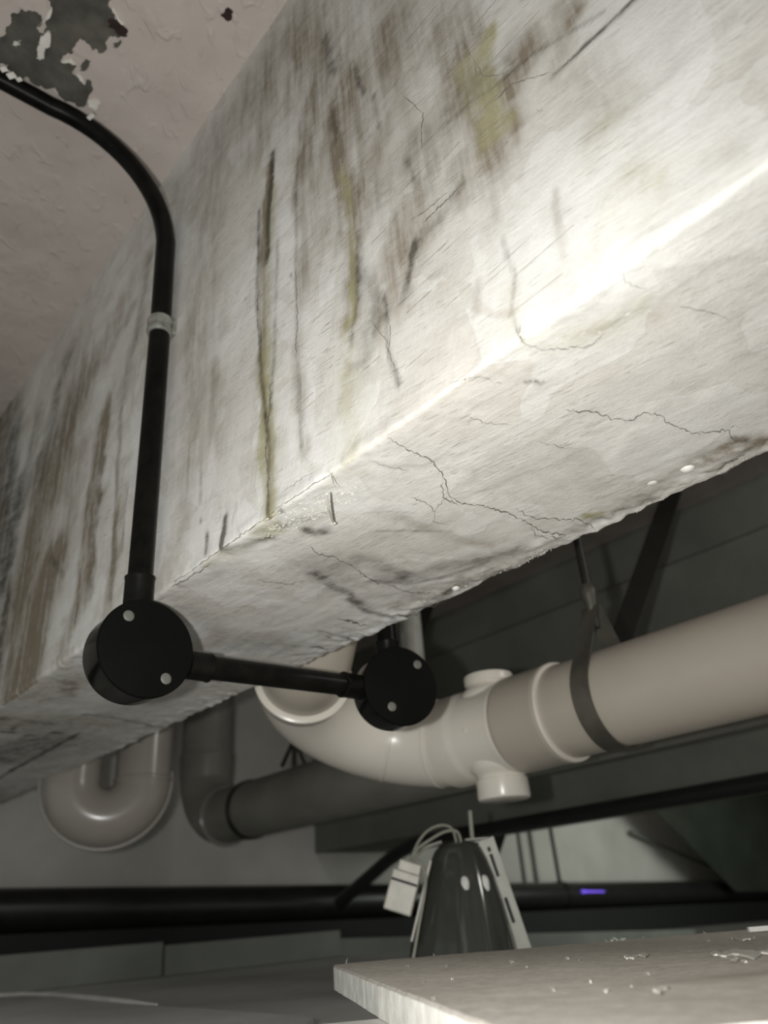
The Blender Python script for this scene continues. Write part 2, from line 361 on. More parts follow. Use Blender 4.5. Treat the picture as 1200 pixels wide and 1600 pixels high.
# stain strokes, a few with painted shade: (surface, channel, width px, strength, pixel polyline)   channels 0 black-grey, 1 yellow-green, 2 brown
S = [
 ('F',0,5,.9,[(425,240),(419,330),(418,410)]), ('F',2,11,.75,[(420,260),(408,400),(412,560),(422,700),(418,800)]), ('F',0,4,.55,[(404,330),(402,470),(414,620),(421,700),(418,805)]),
 ('F',0,4,.3,[(434,370),(431,560),(425,640)]), ('F',1,14,.4,[(415,640),(418,800)]), ('F',1,5,.25,[(405,250),(395,290)]), ('F',1,15,.42,[(424,300),(418,450),(418,620),(420,800)]), ('F',2,15,.20,[(424,330),(418,560)]),
 ('F',2,26,.30,[(485,150),(492,300),(485,420)]), ('F',2,55,.30,[(560,120),(575,240),(560,330)]), ('F',2,30,.24,[(600,40),(640,190),(660,320)]), ('F',2,34,.28,[(540,330),(545,480)]),
 ('F',2,26,.26,[(690,40),(720,180),(730,300)]), ('F',2,40,.20,[(480,-10),(520,120)]), ('F',0,50,.16,[(250,330),(330,240),(430,80)]), ('F',2,22,.18,[(800,170),(770,280),(760,380)]),
 ('F',2,12,.30,[(478,160),(465,300),(472,420),(466,560),(472,700)]), ('F',0,3,.30,[(463,300),(462,420),(468,600),(470,700)]),
 ('F',0,7,.45,[(506,60),(512,80),(524,108)]), ('F',0,4,.6,[(556,108),(562,130),(570,145)]), ('F',0,4,.35,[(585,150),(592,200)]),
 ('F',2,16,.55,[(522,160),(532,260),(545,330),(552,420),(549,500)]), ('F',0,8,.40,[(520,175),(528,215)]), ('F',1,9,.7,[(535,270),(545,350),(551,430),(549,500)]),
 ('F',2,45,.26,[(535,130),(545,330)]), ('F',2,60,.20,[(480,60),(500,260)]), ('F',1,18,.25,[(545,500),(540,720)]), ('F',0,4,.3,[(560,360),(558,470),(548,540)]),
 ('F',1,13,.95,[(758,55),(760,115),(768,180)]), ('F',1,22,.5,[(735,100),(760,165),(775,200)]), ('F',2,30,.5,[(722,50),(740,130),(770,200),(775,250)]),
 ('F',2,36,.60,[(890,-10),(872,50),(820,95),(775,140)]), ('F',2,14,.5,[(905,10),(880,80),(862,120)]), ('F',0,3,.75,[(1000,-12),(940,45),(862,118)]), ('F',0,2.5,.4,[(700,190),(840,80),(940,20)]),
 ('F',0,9,.32,[(728,280),(690,330),(655,368),(645,400)]), ('F',0,6,.45,[(648,380),(636,430),(626,470)]), ('F',2,32,.28,[(730,250),(680,330),(640,400)]), ('F',0,5,.5,[(640,250),(648,290)]),
 ('F',0,5,.45,[(600,460),(603,520),(612,560),(622,600)]), ('F',2,6,.3,[(865,300),(872,345),(880,400)]), ('F',2,8,.2,[(745,440),(742,490)]),
 ('F',0,3,.3,[(785,370),(805,430),(798,490),(812,530)]), ('F',1,16,.22,[(800,450),(800,520),(815,535)]),
 ('F',1,34,.22,[(940,190),(935,235)]), ('F',1,42,.28,[(990,300),(1005,345),(960,350)]), ('F',2,36,.13,[(1080,250),(1150,235)]), ('F',2,40,.14,[(900,120),(960,170)]),
 ('F',0,6,1.0,[(352,808),(350,828),(345,852)]), ('F',0,4,.6,[(324,836),(320,868)]), ('F',0,4,.35,[(314,722),(312,785)]), ('F',0,3,.35,[(368,790),(362,820)]),
 ('F',0,2,.6,[(455,428),(457,432)]), ('F',0,2,.5,[(313,812),(314,817)]), ('F',2,20,.2,[(300,640),(280,850)]), ('F',2,18,.22,[(330,580),(340,700)]),
 ('F',2,70,.22,[(330,230),(600,-30)]), ('F',2,60,.28,[(600,60),(700,40)]), ('F',0,40,.10,[(300,330),(380,250)]),
 ('F',2,14,.65,[(170,620),(152,760),(140,900)]), ('F',2,7,.55,[(190,640),(182,800),(172,930)]), ('F',2,8,.55,[(150,700),(130,850),(118,970)]),
 ('F',0,6,.35,[(163,700),(148,850),(140,930)]), ('F',0,5,.35,[(200,760),(190,860)]), ('F',2,36,.85,[(78,880),(60,960),(42,1060)]), ('F',0,6,.35,[(80,870),(100,900)]),
 ('F',2,10,.5,[(15,880),(10,1010)]), ('F',0,26,.42,[(25,640),(5,900)]), ('F',0,18,.3,[(60,640),(30,800)]), ('F',2,30,.3,[(190,480),(120,640),(90,760)]), ('F',0,12,.25,[(210,470),(170,560)]),
 ('F',2,20,.35,[(110,960),(95,1040)]), ('F',2,26,.5,[(165,640),(150,760),(130,930)]), ('F',2,16,.4,[(195,720),(180,860),(165,960)]), ('F',2,46,.7,[(80,890),(60,960),(45,1050)]),
 ('F',2,40,.35,[(120,720),(90,900)]), ('F',0,22,.55,[(30,760),(5,960),(-10,1080)]), ('F',0,26,.40,[(105,560),(70,700),(40,780)]), ('F',0,16,.3,[(235,400),(215,520),(190,620)]), ('F',2,50,.3,[(330,300),(310,500),(300,700)]),
 ('F',2,70,.30,[(420,200),(440,60)]), ('F',0,30,.20,[(600,300),(700,180),(780,90)]), ('F',2,50,.35,[(700,150),(640,330),(600,480)]), ('F',0,24,.28,[(560,420),(590,480),(560,560)]), ('F',1,50,.18,[(560,560),(540,740)]), ('F',1,24,.32,[(425,560),(420,790)]),
 ('U',0,40,.14,[(480,880),(560,915),(640,930)]), ('U',0,7,.5,[(490,895),(540,925),(575,955),(620,965)]), ('U',0,20,.35,[(640,905),(720,880),(820,860)]), ('U',0,26,.2,[(290,905),(360,890)]), ('U',0,5,.4,[(575,908),(640,912),(700,900),(760,880)]),
 ('U',0,30,.25,[(340,1010),(440,1010)]), ('U',2,24,.25,[(960,790),(1060,740),(1150,700)]), ('U',0,14,.3,[(880,840),(960,800),(1010,780)]), ('F',0,60,.45,[(10,560),(-20,1000)]), ('F',2,60,.55,[(10,560),(-30,1000)]), ('F',2,50,.6,[(60,760),(10,1100)]), ('F',2,60,.5,[(120,600),(40,900)]), ('F',2,40,.30,[(150,560),(90,720)]), ('F',0,40,.22,[(110,640),(60,760)]), ('U',0,60,.35,[(-10,1180),(90,1160)]), ('U',2,60,.35,[(0,1130),(150,1130)]), ('F',1,10,.3,[(185,930),(180,970)]),  # broad left-end strokes: grime, deepened to carry the light falloff
 ('U',0,24,.26,[(475,880),(510,888),(545,885)]), ('U',0,22,.2,[(500,905),(560,905),(620,905)]), ('U',0,14,.35,[(560,868),(625,900)]), ('U',0,12,.3,[(530,920),(575,950)]),
 ('U',2,26,.30,[(620,945),(700,915),(800,880),(860,865)]), ('U',0,12,.40,[(640,962),(700,928),(760,905),(830,880)]), ('U',0,6,.5,[(700,925),(712,918)]), ('U',0,10,.3,[(740,880),(760,875)]),
 ('U',0,9,.8,[(482,828),(496,833),(512,830)]), ('U',0,12,.35,[(440,822),(480,815)]), ('U',1,20,.5,[(410,826),(425,822)]), ('U',1,14,.35,[(330,880),(420,830)]), ('U',1,26,.18,[(520,750),(560,735)]),
 ('U',1,9,1.0,[(918,808),(932,806)]), ('U',2,7,.5,[(916,812),(935,810)]), ('U',0,6,.35,[(895,830),(935,825)]), ('U',2,16,.7,[(1150,690),(1175,700)]), ('U',0,5,.7,[(1145,684),(1165,690)]), ('U',0,5,.5,[(1110,735),(1150,720)]), ('U',2,22,.25,[(1100,715),(1190,690)]),
 ('U',1,30,.28,[(840,545),(900,535),(1010,490)]), ('U',0,2.2,1.0,[(823,598),(828,598)]), ('U',0,2.2,1.0,[(836,596),(841,600)]), ('U',0,2.2,.8,[(846,599),(848,599)]),
 ('U',0,4,.35,[(500,985),(560,1003)]), ('U',2,30,.2,[(330,1000),(420,990)]), ('U',0,24,.2,[(290,950),(330,985)]), ('U',2,10,.5,[(104,1065),(107,1085)]), ('U',2,36,.3,[(60,1090),(130,1060)]),
 ('U',0,5,.8,[(0,1143),(20,1144)]), ('U',0,4,.8,[(18,1140),(30,1133)]), ('U',0,4,.9,[(80,1144),(95,1145)]), ('U',0,9,.5,[(0,1122),(20,1122)]), ('U',0,12,.3,[(50,1128),(90,1133)]),
 ('U',0,3,.85,[(125,1145),(60,1180),(-20,1226)]), ('U',0,26,.35,[(60,1150),(0,1190)]), ('U',0,3,.6,[(132,1116),(190,1124),(270,1140)]),  # first a long dark line; last stroke paints the box and conduit shadow
 ('U',0,10,.35,[(345,860),(420,840)]), ('U',2,14,.25,[(600,800),(680,830),(760,850)]), ('U',0,3,.3,[(590,830),(700,830)]), ('U',0,5,.45,[(430,770),(438,800)]),
]
stain = np.zeros((len(P), 4)); stain[:, 3] = 1
isF = NX < -.6; isU = NZ < -.6; isFr = (NX < -.05); 
def surf_pts(s, pl):
    out = []
    for x, y in pl:
        if s == 'F': p = onx(x, y, XF); out.append((p[1], p[2], np.linalg.norm(p)))
        else: p = onz(x, y, ZB); out.append((p[0], p[1], np.linalg.norm(p)))
    return out
wob = np.stack([fnoise(P, 45, 4), fnoise(P+5, 45, 4)], 1)
amp_n = 1+1.1*fnoise(P*np.array([1, 1, .35])+2, 70, 3)
for s, ch, wpx, st, pl in S:
    q = surf_pts(s, pl); m = (NX < -.3) if s == 'F' else (NZ < -.5)
    wd = wpx*np.mean([a[2] for a in q])/1200*1.05 + .0004
    A = np.array([a[:2] for a in q])
    U = P[:, [1, 2]] if s == 'F' else P[:, [0, 1]]
    pad = wd*3
    m = m & (U[:, 0] > A[:, 0].min()-pad) & (U[:, 0] < A[:, 0].max()+pad) & (U[:, 1] > A[:, 1].min()-pad) & (U[:, 1] < A[:, 1].max()+pad)
    idx = np.nonzero(m)[0]
    if not len(idx): continue
    u = U[idx] + wob[idx]*min(wd*1.2, .016); d = np.full(len(idx), 9.)
    for a, b in zip(A[:-1], A[1:]):
        t = np.clip(((u-a)@(b-a))/((b-a)@(b-a)+1e-12), 0, 1); d = np.minimum(d, np.linalg.norm(u-a-t[:, None]*(b-a), axis=1))
    g = np.clip(st*np.exp(-(d/wd)**2.6)*np.clip(amp_n[idx], .2, 1.9), 0, 1)
    stain[idx, ch] = 1-(1-stain[idx, ch])*(1-g)
F = (np.arange(ny-1)[:, None]*npf + np.arange(npf-1)[None, :]).reshape(-1)
F = np.stack([F, F+1, F+npf+1, F+npf], 1)
ex = MB()      # additional surface marks: cracks, crust, drips
def snap(s, x, y, off):
    p = onx(x, y, XF) if s == 'F' else onz(x, y, ZB)
    d = float(disp(p[None, :])[0]) + off
    return p + (np.array([-d, 0, 0]) if s == 'F' else np.array([0, 0, -d]))
def crack(s, pl, wpx=1.6, j=1.2, mi=1):
    Q = [np.array(pl[0], float)]
    for a, b in zip(pl[:-1], pl[1:]):
        a, b = np.array(a, float), np.array(b, float); n = max(2, int(np.linalg.norm(b-a)/3.5))
        for k in range(1, n+1): Q.append(a+(b-a)*k/n + (rng.normal(0, j, 2) if k < n else 0))
    n = len(Q); V_ = []
    for i, q in enumerate(Q):
        t = Q[min(i+1, n-1)]-Q[max(i-1, 0)]; t = np.array([-t[1], t[0]])/(np.linalg.norm(t)+1e-9)
        hw = wpx*.5*rng.uniform(.25, 1.25)*(min(1, i/3)*min(1, (n-1-i)/3)*.85+.15)
        V_ += [snap(s, *(q-t*hw), .00025), snap(s, *(q+t*hw), .00025)]
    ex.add(V_, [(2*i, 2*i+1, 2*i+3, 2*i+2) for i in range(n-1)], mi)
U_ = [([(605,682),(640,705),(672,718),(692,742),(702,775),(722,788),(750,790),(790,800),(830,820),(850,832),(885,836)],1.7), ([(690,748),(692,778),(720,790)],1.4), ([(640,776),(664,784),(680,798),(676,815),(700,820)],1.3),
 ([(700,775),(676,800)],1.0), ([(805,795),(838,812),(905,812),(930,826),(933,832)],1.3), ([(880,640),(935,645),(958,655),(985,657),(1008,645),(1033,649),(1040,660),(1085,676),(1140,672),(1143,684),(1150,694)],1.6),
 ([(730,650),(760,662),(800,664)],.9), ([(483,852),(496,864),(522,870),(545,882),(580,905),(600,912)],1.6), ([(527,965),(545,969),(560,973),(575,976)],3.2), ([(483,1009),(500,1011),(514,1014)],2.4), ([(503,990),(520,997)],2.), ([(535,994),(548,999),(562,1003)],2.4),
 ([(600,910),(640,925),(680,926)],1.3), ([(806,508),(815,535),(845,547),(880,546),(925,540),(945,520)],1.2), ([(970,420),(976,440),(1010,452)],.8), ([(1060,480),(1100,485),(1140,498)],1.), ([(612,962),(640,960),(655,958)],3.), ([(640,952),(680,948),(700,935)],1.4),
 ([(830,822),(836,838),(880,838)],1.2), ([(1118,736),(1140,722),(1165,712)],2.2), ([(1125,742),(1150,728)],1.4), ([(575,720),(600,728),(640,735)],.8), ([(840,690),(880,700),(900,690)],.8), ([(265,918),(300,900),(330,880)],1.3),
 ([(700,600),(745,590),(790,600)],.7), ([(500,800),(512,803)],1.8), ([(400,905),(450,912),(480,905)],.9), ([(1140,672),(1148,664),(1156,670)],1.4)]
for pl, wp in U_: crack('U', pl, wp)
F_ = [([(628,146),(655,172),(662,178),(658,205),(659,232)],1.1), ([(424,600),(421,650),(416,700),(420,750),(417,803)],1.8), ([(745,100),(755,120),(790,115),(800,105)],1.0), ([(770,160),(800,130),(860,112)],1.3), ([(862,118),(905,80),(950,36),(985,5)],1.5),
 ([(418,806),(440,790),(475,768),(520,738)],1.0), ([(440,770),(480,742)],.9), ([(265,912),(290,898),(340,862),(418,808)],1.0), ([(580,500),(602,530),(610,560),(622,585)],.9), ([(600,460),(610,520),(605,560)],.8), ([(838,170),(843,174),(848,170)],1.2),
 ([(640,345),(665,330),(700,300)],1.2), ([(660,350),(690,320),(726,285)],1.5), ([(512,735),(518,742),(525,765)],.9), ([(405,440),(403,500),(408,560)],1.), ([(463,420),(466,500),(464,560)],.8), ([(720,60),(740,95),(745,120)],.8)]
for pl, wp in F_: crack('F', pl, wp, .8)
# fine brush scratches along the beam side
for _ in range(40):
    x = rng.uniform(440, 900); y = rng.uniform(60, 700)
    p = onx(x, y, XF)
    if p[2] < ZB+.01 or p[2] > ZC-.1: continue
    L = rng.uniform(.01, .045); q = p+np.array([0, -L, rng.uniform(.02, .10)*L]); V_ = []
    for t in np.linspace(0, 1, 8):
        c = p+(q-p)*t; hw = rng.uniform(.00006, .00022); d = float(disp(c[None, :])[0])+.00022
        V_ += [c+[-d, 0, -hw], c+[-d, 0, hw]]
    ex.add(V_, [(2*i, 2*i+1, 2*i+3, 2*i+2) for i in range(7)], 3)
def shard(c, r, mi, st=1.6):
    V_ = [c+rng.normal(0, 1, 3)*r*np.array([.8, st, .38]) for _ in range(6)]
    ex.add(V_, [(0, 1, 2), (0, 2, 3), (0, 3, 4), (0, 4, 1), (5, 2, 1), (5, 3, 2), (5, 4, 3), (5, 1, 4)], mi)
def blob(c, r, mi, flat=(1, 1, 1), j=.25, seg=7):
    V_ = []; F2 = []
    for i in range(1, 5):
        for k in range(seg):
            a = math.pi*i/5; b = 2*math.pi*k/seg; q = np.array([math.sin(a)*math.cos(b), math.sin(a)*math.sin(b), math.cos(a)])*r*(1+rng.uniform(-j, j))
            V_.append(c+q*np.array(flat))
    V_ += [c+np.array([0, 0, r*flat[2]]), c-np.array([0, 0, r*flat[2]])]
    for i in range(3):
        for k in range(seg): F2.append((i*seg+k, i*seg+(k+1) % seg, (i+1)*seg+(k+1) % seg, (i+1)*seg+k))
    for k in range(seg): F2 += [(4*seg, (k+1) % seg, k), (4*seg+1, 3*seg+k, 3*seg+(k+1) % seg)]
    ex.add(V_, F2, mi)
for _ in range(900):                      # crumbly lime crust on the arris
    t = rng.random(); x = 415+t*135+rng.normal(0, 5); y = 832-t*62+rng.normal(0, 9)
    if y < 806-(x-418)*.72: y = 812-(x-418)*.70
    shard(snap('U', x, y, -.0001), rng.uniform(.0003, .0008), 2)
for _ in range(120):
    t = rng.random(); x = 800+t*230+rng.normal(0, 4); y = 556-t*75+rng.normal(0, 9)
    shard(snap('U', x, y, -.0004), rng.uniform(.0004, .0009), 2, 2)
for _ in range(420):                      # crumbs on the ragged far arris
    t = rng.random(); x = 620+t*400; y = 968-t*172+rng.normal(-6, 5)
    if onz(x, y, ZB)[0] > XB-.0025: continue
    shard(snap('U', x, y, -.0003), rng.uniform(.0003, .0008), 2, 1.4)
for _ in range(70):                      # torn fibres
    c = rng.choice([0, 1, 2], p=[.6, .2, .2]); x = [836, 1010, 1150][c]+rng.normal(0, [14, 8, 20][c]); y = 960-(x-650)*.465-3
    p = snap('U', x, y, -.001); q = p+np.array([rng.uniform(-.001, .002), rng.uniform(-.001, .001), -rng.uniform(.001, .0028)])
    ex.tube([p, q], [.0003, .0001], 5, mi=2)
for x, y, r, f in ((712, 920, .0036, .9), (1075, 734, .0046, .6), (1020, 757, .0042, .40), (846, 860, .0014, .7), (848, 775, .0010, .6)):
    blob(snap('U', x, y, -.0008), r, 4, (1.1, 1.1, f), .03, 16)
pd = snap('F', 512, 772, .001); pe = snap('U', 520, 806, .006)
ex.tube([pd, pd*.6+pe*.4+np.array([-.001, 0, -.002]), pe], [.0006, .0009, .0008], 8, mi=2); blob(pe, .0015, 2, (1.4, 1.2, .8), .2, 8)
n0 = len(V); EV = np.array(ex.v)
me = bpy.data.meshes.new('beam')
me.from_pydata(np.vstack([V, EV]).tolist(), [], F.tolist()+[tuple(i+n0 for i in f) for f in ex.f])
M_SCR = simple('brush_scratch', (.16, .14, .11), .8)
for m in (M_BEAM, M_CRACK, M_CRUST, M_SCR, M_DROP_GLINT): me.materials.append(m)
me.polygons.foreach_set('material_index', [0]*len(F)+ex.mi)
me.polygons.foreach_set('use_smooth', [True]*len(F)+[m != 2 for m in ex.mi])
ca = me.color_attributes.new('stain', 'FLOAT_COLOR', 'POINT')
ca.data.foreach_set('color', np.vstack([stain, np.tile([0, 0, 0, 1.], (len(EV), 1))]).reshape(-1))
import bmesh
bm = bmesh.new(); bm.from_mesh(me); bmesh.ops.recalc_face_normals(bm, faces=bm.faces); bm.to_mesh(me); bm.free()
beam = bpy.data.objects.new('trim_1', me); scene.collection.objects.link(beam); beam.location = (0, 0, H0); struct(beam)

# second beam further back
yy0, yy1 = -1.1, YW
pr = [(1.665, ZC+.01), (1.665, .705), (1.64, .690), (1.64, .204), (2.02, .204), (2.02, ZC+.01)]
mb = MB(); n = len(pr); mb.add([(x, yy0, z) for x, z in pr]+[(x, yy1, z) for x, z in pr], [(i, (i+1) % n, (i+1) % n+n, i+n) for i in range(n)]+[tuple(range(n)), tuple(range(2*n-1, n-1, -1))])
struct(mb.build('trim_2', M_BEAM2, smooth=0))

# ------------------------------------------------------------------ black conduit run with two round boxes
def junction_box(c, ang, label, spigots, screws):
    c = np.array(c, float); nrm = np.array([-math.sin(ang), -math.cos(ang), 0]); sx = np.array([math.cos(ang), -math.sin(ang), 0]); up = np.array([0, 0, 1.])
    t = thing('junction_box', label, 'junction box', c, 'round black conduit boxes')
    d = .036; Rb = .0372
    b = MB().lathe(c, -nrm, [(0.001, Rb-.0008), (.0016, Rb), (d-.008, Rb), (d-.003, Rb-.0015), (d, Rb-.006)], 72).build('box_body', M_BODY, t)
    l = MB().lathe(c, nrm, [(-.001, .0378), (.0012, .0390), (.0036, .0390), (.0046, .0382), (.0048, .037)], 80).build('lid', M_LID, t)
    for (a, h) in screws:
        p = c + sx*a + up*h + nrm*.0048
        s = MB().lathe(p, nrm, [(-.001, .0044), (.0003, .0044), (.0009, .0034), (.001, .002)], 28).build('screw', M_SCREW, l)
        a_ = rng.uniform(0, 3); e1 = math.cos(a_)*sx+math.sin(a_)*up; e2 = -math.sin(a_)*sx+math.cos(a_)*up
        MB().box(p+nrm*.0010, (.0042, .0008, .0004), [e1, e2, nrm]).box(p+nrm*.0010, (.0042, .0008, .0004), [e2, -e1, nrm]).build('screw_slot', M_SLOT, s) if False else None
        MB().box(p+nrm*.0011, (.0040, .0009, .0003), [e1, e2, nrm]).box(p+nrm*.0011, (.0009, .0040, .0003), [e1, e2, nrm])
    for v, L in spigots:
        v = np.array(v, float); o = c - nrm*.021
        MB().lathe(o, v, [(Rb-.006, .0118), (L-.001, .0118), (L, .0123), (L+.0015, .0123), (L+.002, .0112)], 40).build('spigot', M_BLACK, t)
    return t, c - nrm*.021
X1 = .246; B1 = (X1, .549, .197)
box1, c1 = junction_box(B1, 0, 'round black conduit box at the corner of the white beam, where the vertical conduit ends', [((0, 0, 1), .066), ((1, 0, 0), .066)], [(-.0175, .0225), (.0165, -.0225)])
ang2 = math.radians(17)
B2 = (.508, .545, .199)
dir2 = np.array(c1)-0
box2, c2 = junction_box(B2, ang2, 'round black conduit box beyond the beam, in front of the pale pipe elbow', [((-1, 0, 0), .060), ((0, 0, 1), .05)], [(-.012, -.0215), (.0195, .0215)])
# vertical conduit with the bend up to the ceiling
yc = c1[1]; rb = .13; zt = ZC-.014
t = thing('conduit', 'black vertical conduit running down the stained beam side and bending across the ceiling', 'conduit', (X1, yc, .25))
Xc = X1; path = [(Xc, yc, .247), (Xc, yc+.001, .40), (Xc, yc+.003, .55)]
z0 = zt-rb-.02
path += [(Xc, yc+.006, z0-.03), (Xc, yc+.007, z0)]
ed = np.array([-.985, .03, 0]); ed /= np.linalg.norm(ed)
st_ = np.array([Xc, yc+.008, z0])
for a in np.linspace(0, math.pi/2, 18)[1:]:
    path.append(st_ + ed*rb*(1-math.cos(a)) + np.array([0, .026*(a/1.57), (zt-z0)*math.sin(a)]))
e = path[-1]; path += [e+ed*.05, e+ed*.12+np.array([0, .004, 0]), e+ed*.3+np.array([0, .01, 0]), e+ed*.6]
tube_c = MB().tube(path, .0100, 36).build('pipe', M_BLACK, t)
def chip(px, py, s, ax):
    q = onz(px, py, ZC-.0245); MB().box(q, s, ax).build('paint_chip', M_CHIP, tube_c, smooth=0)
chip(142, 182, (.0045, .009, .0012), [[.96, .28, 0], [-.28, .96, 0], [0, 0, 1]])
for px, py, s_ in ((18, 118, .006), (6, 108, .005), (30, 124, .004)): chip(px, py, (s_, s_*1.4, .0012), [[.8, .6, 0], [-.6, .8, 0], [0, 0, 1]])
# galvanised clip
q = np.array([Xc, yc+.003, .538])
t = thing('pipe_clip', 'galvanised steel clip holding the black vertical conduit to the white beam', 'clip', (XF-.002, q[1], q[2]))
MB().lathe(q, (0, 0, 1), [(-.0102, .0104), (-.0098, .0116), (-.0075, .0128), (-.0035, .0128), (-.0008, .0114), (.0008, .0114), (.0035, .0128), (.0075, .0128), (.0098, .0116), (.0102, .0104)], 48).build('band', M_GALV, t)
MB().box((XF-.003, q[1], q[2]), (.004, .020, .018)).build('base_plate', M_GALV, t, bevel=.0006)
# horizontal conduit
t = MB().tube([(c1[0]+.05, c1[1], c1[2]), (c2[0]-.05, c2[1], c2[2])], .0100, 36).build('conduit', M_BLACK, base=(c1[0]+.05, c1[1], c1[2]))
tag(t, 'short black horizontal conduit crossing under the white beam between the two round boxes', 'conduit')
t = MB().tube([(c2[0], c2[1], c2[2]+.045), (c2[0], c2[1], ZC-.002)], .0100, 30).build('conduit', M_BLACK, base=(c2[0], c2[1], c2[2]+.045))
tag(t, 'stub of black conduit rising behind the beam from the box nearest the pale elbow', 'conduit')

# ------------------------------------------------------------------ beige soil pipe with tee, elbow and sloping riser
PX1, PZ1 = .782, .204
def yaxis_tube(m, x, z, pr_, seg=64): return m.lathe((x, 0, z), (0, 1, 0), pr_, seg)
t = thing('soil_pipe', 'thick beige soil pipe running behind the beam from the elbow to the right edge', 'pipe', (PX1, .5, PZ1-.055))
yaxis_tube(MB(), PX1, PZ1, [(-1.09, .055), (.60, .055)]).build('pipe', M_PVC, t)
yaxis_tube(MB(), PX1, PZ1, [(.550, .0552), (.552, .0585), (.556, .0598), (.560, .0594), (.562, .0590), (.618, .0594), (.624, .0594), (.627, .0575)]).build('socket', M_PVC, t)
MB().lathe((PX1, 0, PZ1), (0, 1, 0), [(.5485, .0553), (.5485, .0592), (.5515, .0600), (.553, .0590)], 64).build('rim', M_PVCL, t)
YT = .664
tee = MB(); yaxis_tube(tee, PX1, PZ1, [(.620, .0560), (.626, .0585), (.634, .0572), (.64, .0566), (.688, .0566), (.694, .0572), (.700, .0592), (.704, .0596), (.736, .0594), (.738, .0575)])
tee.lathe((PX1, YT, PZ1), (0, 0, 1), [(-.067, .0300), (-.058, .0305), (-.054, .033), (-.050, .038), (-.044, .040), (.044, .040), (.050, .038), (.054, .033), (.058, .0305), (.066, .0300)], 56)
tee.build('tee_fitting', M_PVCL, t)
for s, nm in ((1, .073), (-1, .085)):
    MB().lathe((PX1, YT, PZ1), (0, 0, s), [(.060, .0300), (.061, .0325), (nm-.004, .0330), (nm-.001, .0320), (nm, .030)], 48).build('access_cap', M_PVCL, t)
MB().lathe((PX1-.0563, YT+.002, PZ1-.004), (-1, 0, 0), [(-.002, .004), (.0008, .0035), (.0014, .002)], 14).build('moulding_mark', M_PVCL, t)
# wide sweep that turns towards the beam and up, ending in a socket; the riser comes down behind the beam
phi = math.radians(-72); Rb1 = .125; y0 = .715; th_e = math.radians(150)
ea = np.array([math.sin(phi), 0, math.cos(phi)]); Y_ = np.array([0, 1., 0]); cc = np.array([PX1, y0, PZ1])+ea*Rb1
el = [cc+Rb1*(-ea*math.cos(a)+Y_*math.sin(a)) for a in np.linspace(0, th_e, 34)]
MB().tube(el, .0572, 60).build('elbow', M_PVCL, t)
def ring_at(a):
    return cc+Rb1*(-ea*math.cos(a)+Y_*math.sin(a)), ea*math.sin(a)+Y_*math.cos(a)
for a in (.36, .95):
    p, d = ring_at(a); MB().lathe(p, d, [(-.003, .0566), (-.001, .0584), (.0015, .0584), (.0035, .0566)], 60).build('seam', M_PVCL, t)
p, d = ring_at(th_e)
MB().lathe(p, d, [(-.022, .0574), (-.016, .0595), (-.004, .0600), (-.001, .0622), (.0025, .0622), (.0045, .058), (.005, .050)], 64).build('elbow_socket', M_PVCL, t)
q0 = p+d*.0; q1 = p+d*.03; q3 = np.array([.548, q1[1]-.055, .50]); q4 = np.array([.548, q1[1]-.055, ZC-.001])
bz = [(1-u)**3*q1+3*u*(1-u)**2*(q1+d*.05)+3*u*u*(1-u)*(q3-np.array([0, 0, .10]))+u**3*q3 for u in np.linspace(0, 1, 22)]
MB().tube([q0]+bz+[q4], .0545, 56).build('riser', M_PVC, t)
# steel band hanger
YH = .487
t = thing('pipe_hanger', 'dull steel band hanger looped around the thick beige pipe', 'hanger', (PX1, YH, PZ1+.11))
def band(rx, w_, th):
    apex = np.array([0, .112]); pts = []
    al_ = math.acos(rx/.112)
    for a in np.linspace(math.pi/2-al_, math.pi/2-al_-(2*math.pi-2*al_), 60): pts.append(np.array([rx*math.cos(a), rx*math.sin(a)]))
    return [apex+np.array([.002, 0])]+pts+[apex-np.array([.002, 0])]
bp = band(.0562, .024, .002); bn = band(.0582, .024, .002)
V_ = []; nb = len(bp)
for a, b in zip(bp, bn):
    for q, dy in ((a, -.012), (b, -.012), (b, .012), (a, .012)): V_.append((PX1+q[0], YH+dy, PZ1+q[1]))
Fb = [(4*i+k, 4*i+(k+1) % 4, 4*(i+1)+(k+1) % 4, 4*(i+1)+k) for i in range(nb-1) for k in range(4)]+[(0, 1, 2, 3), (4*nb-4, 4*nb-3, 4*nb-2, 4*nb-1)]
MB().add(V_, Fb).build('band', M_BAND, t)
MB().lathe((PX1, YH, PZ1+.095), (0, 0, 1), [(0, .003), (.010, .005), (.030, .009), (.036, .010), (.040, .0095), (.046, .006)], 20).build('swivel_nut', M_BAND, t)
MB().tube([(PX1, YH, PZ1+.085), (PX1, YH, ZC-.001)], .0052, 16).build('rod', M_STEEL, t)
# white vent pipe dropping behind box
t = MB().lathe((1.066, 1.095, .322), (0, 0, 1), [(0, .022), (ZC-.323, .022)], 32).build('vent_pipe', M_WHITEP, base=(1.066, 1.095, .322))
tag(t, 'narrow white vertical pipe glimpsed between the beam edge and the second box', 'pipe')

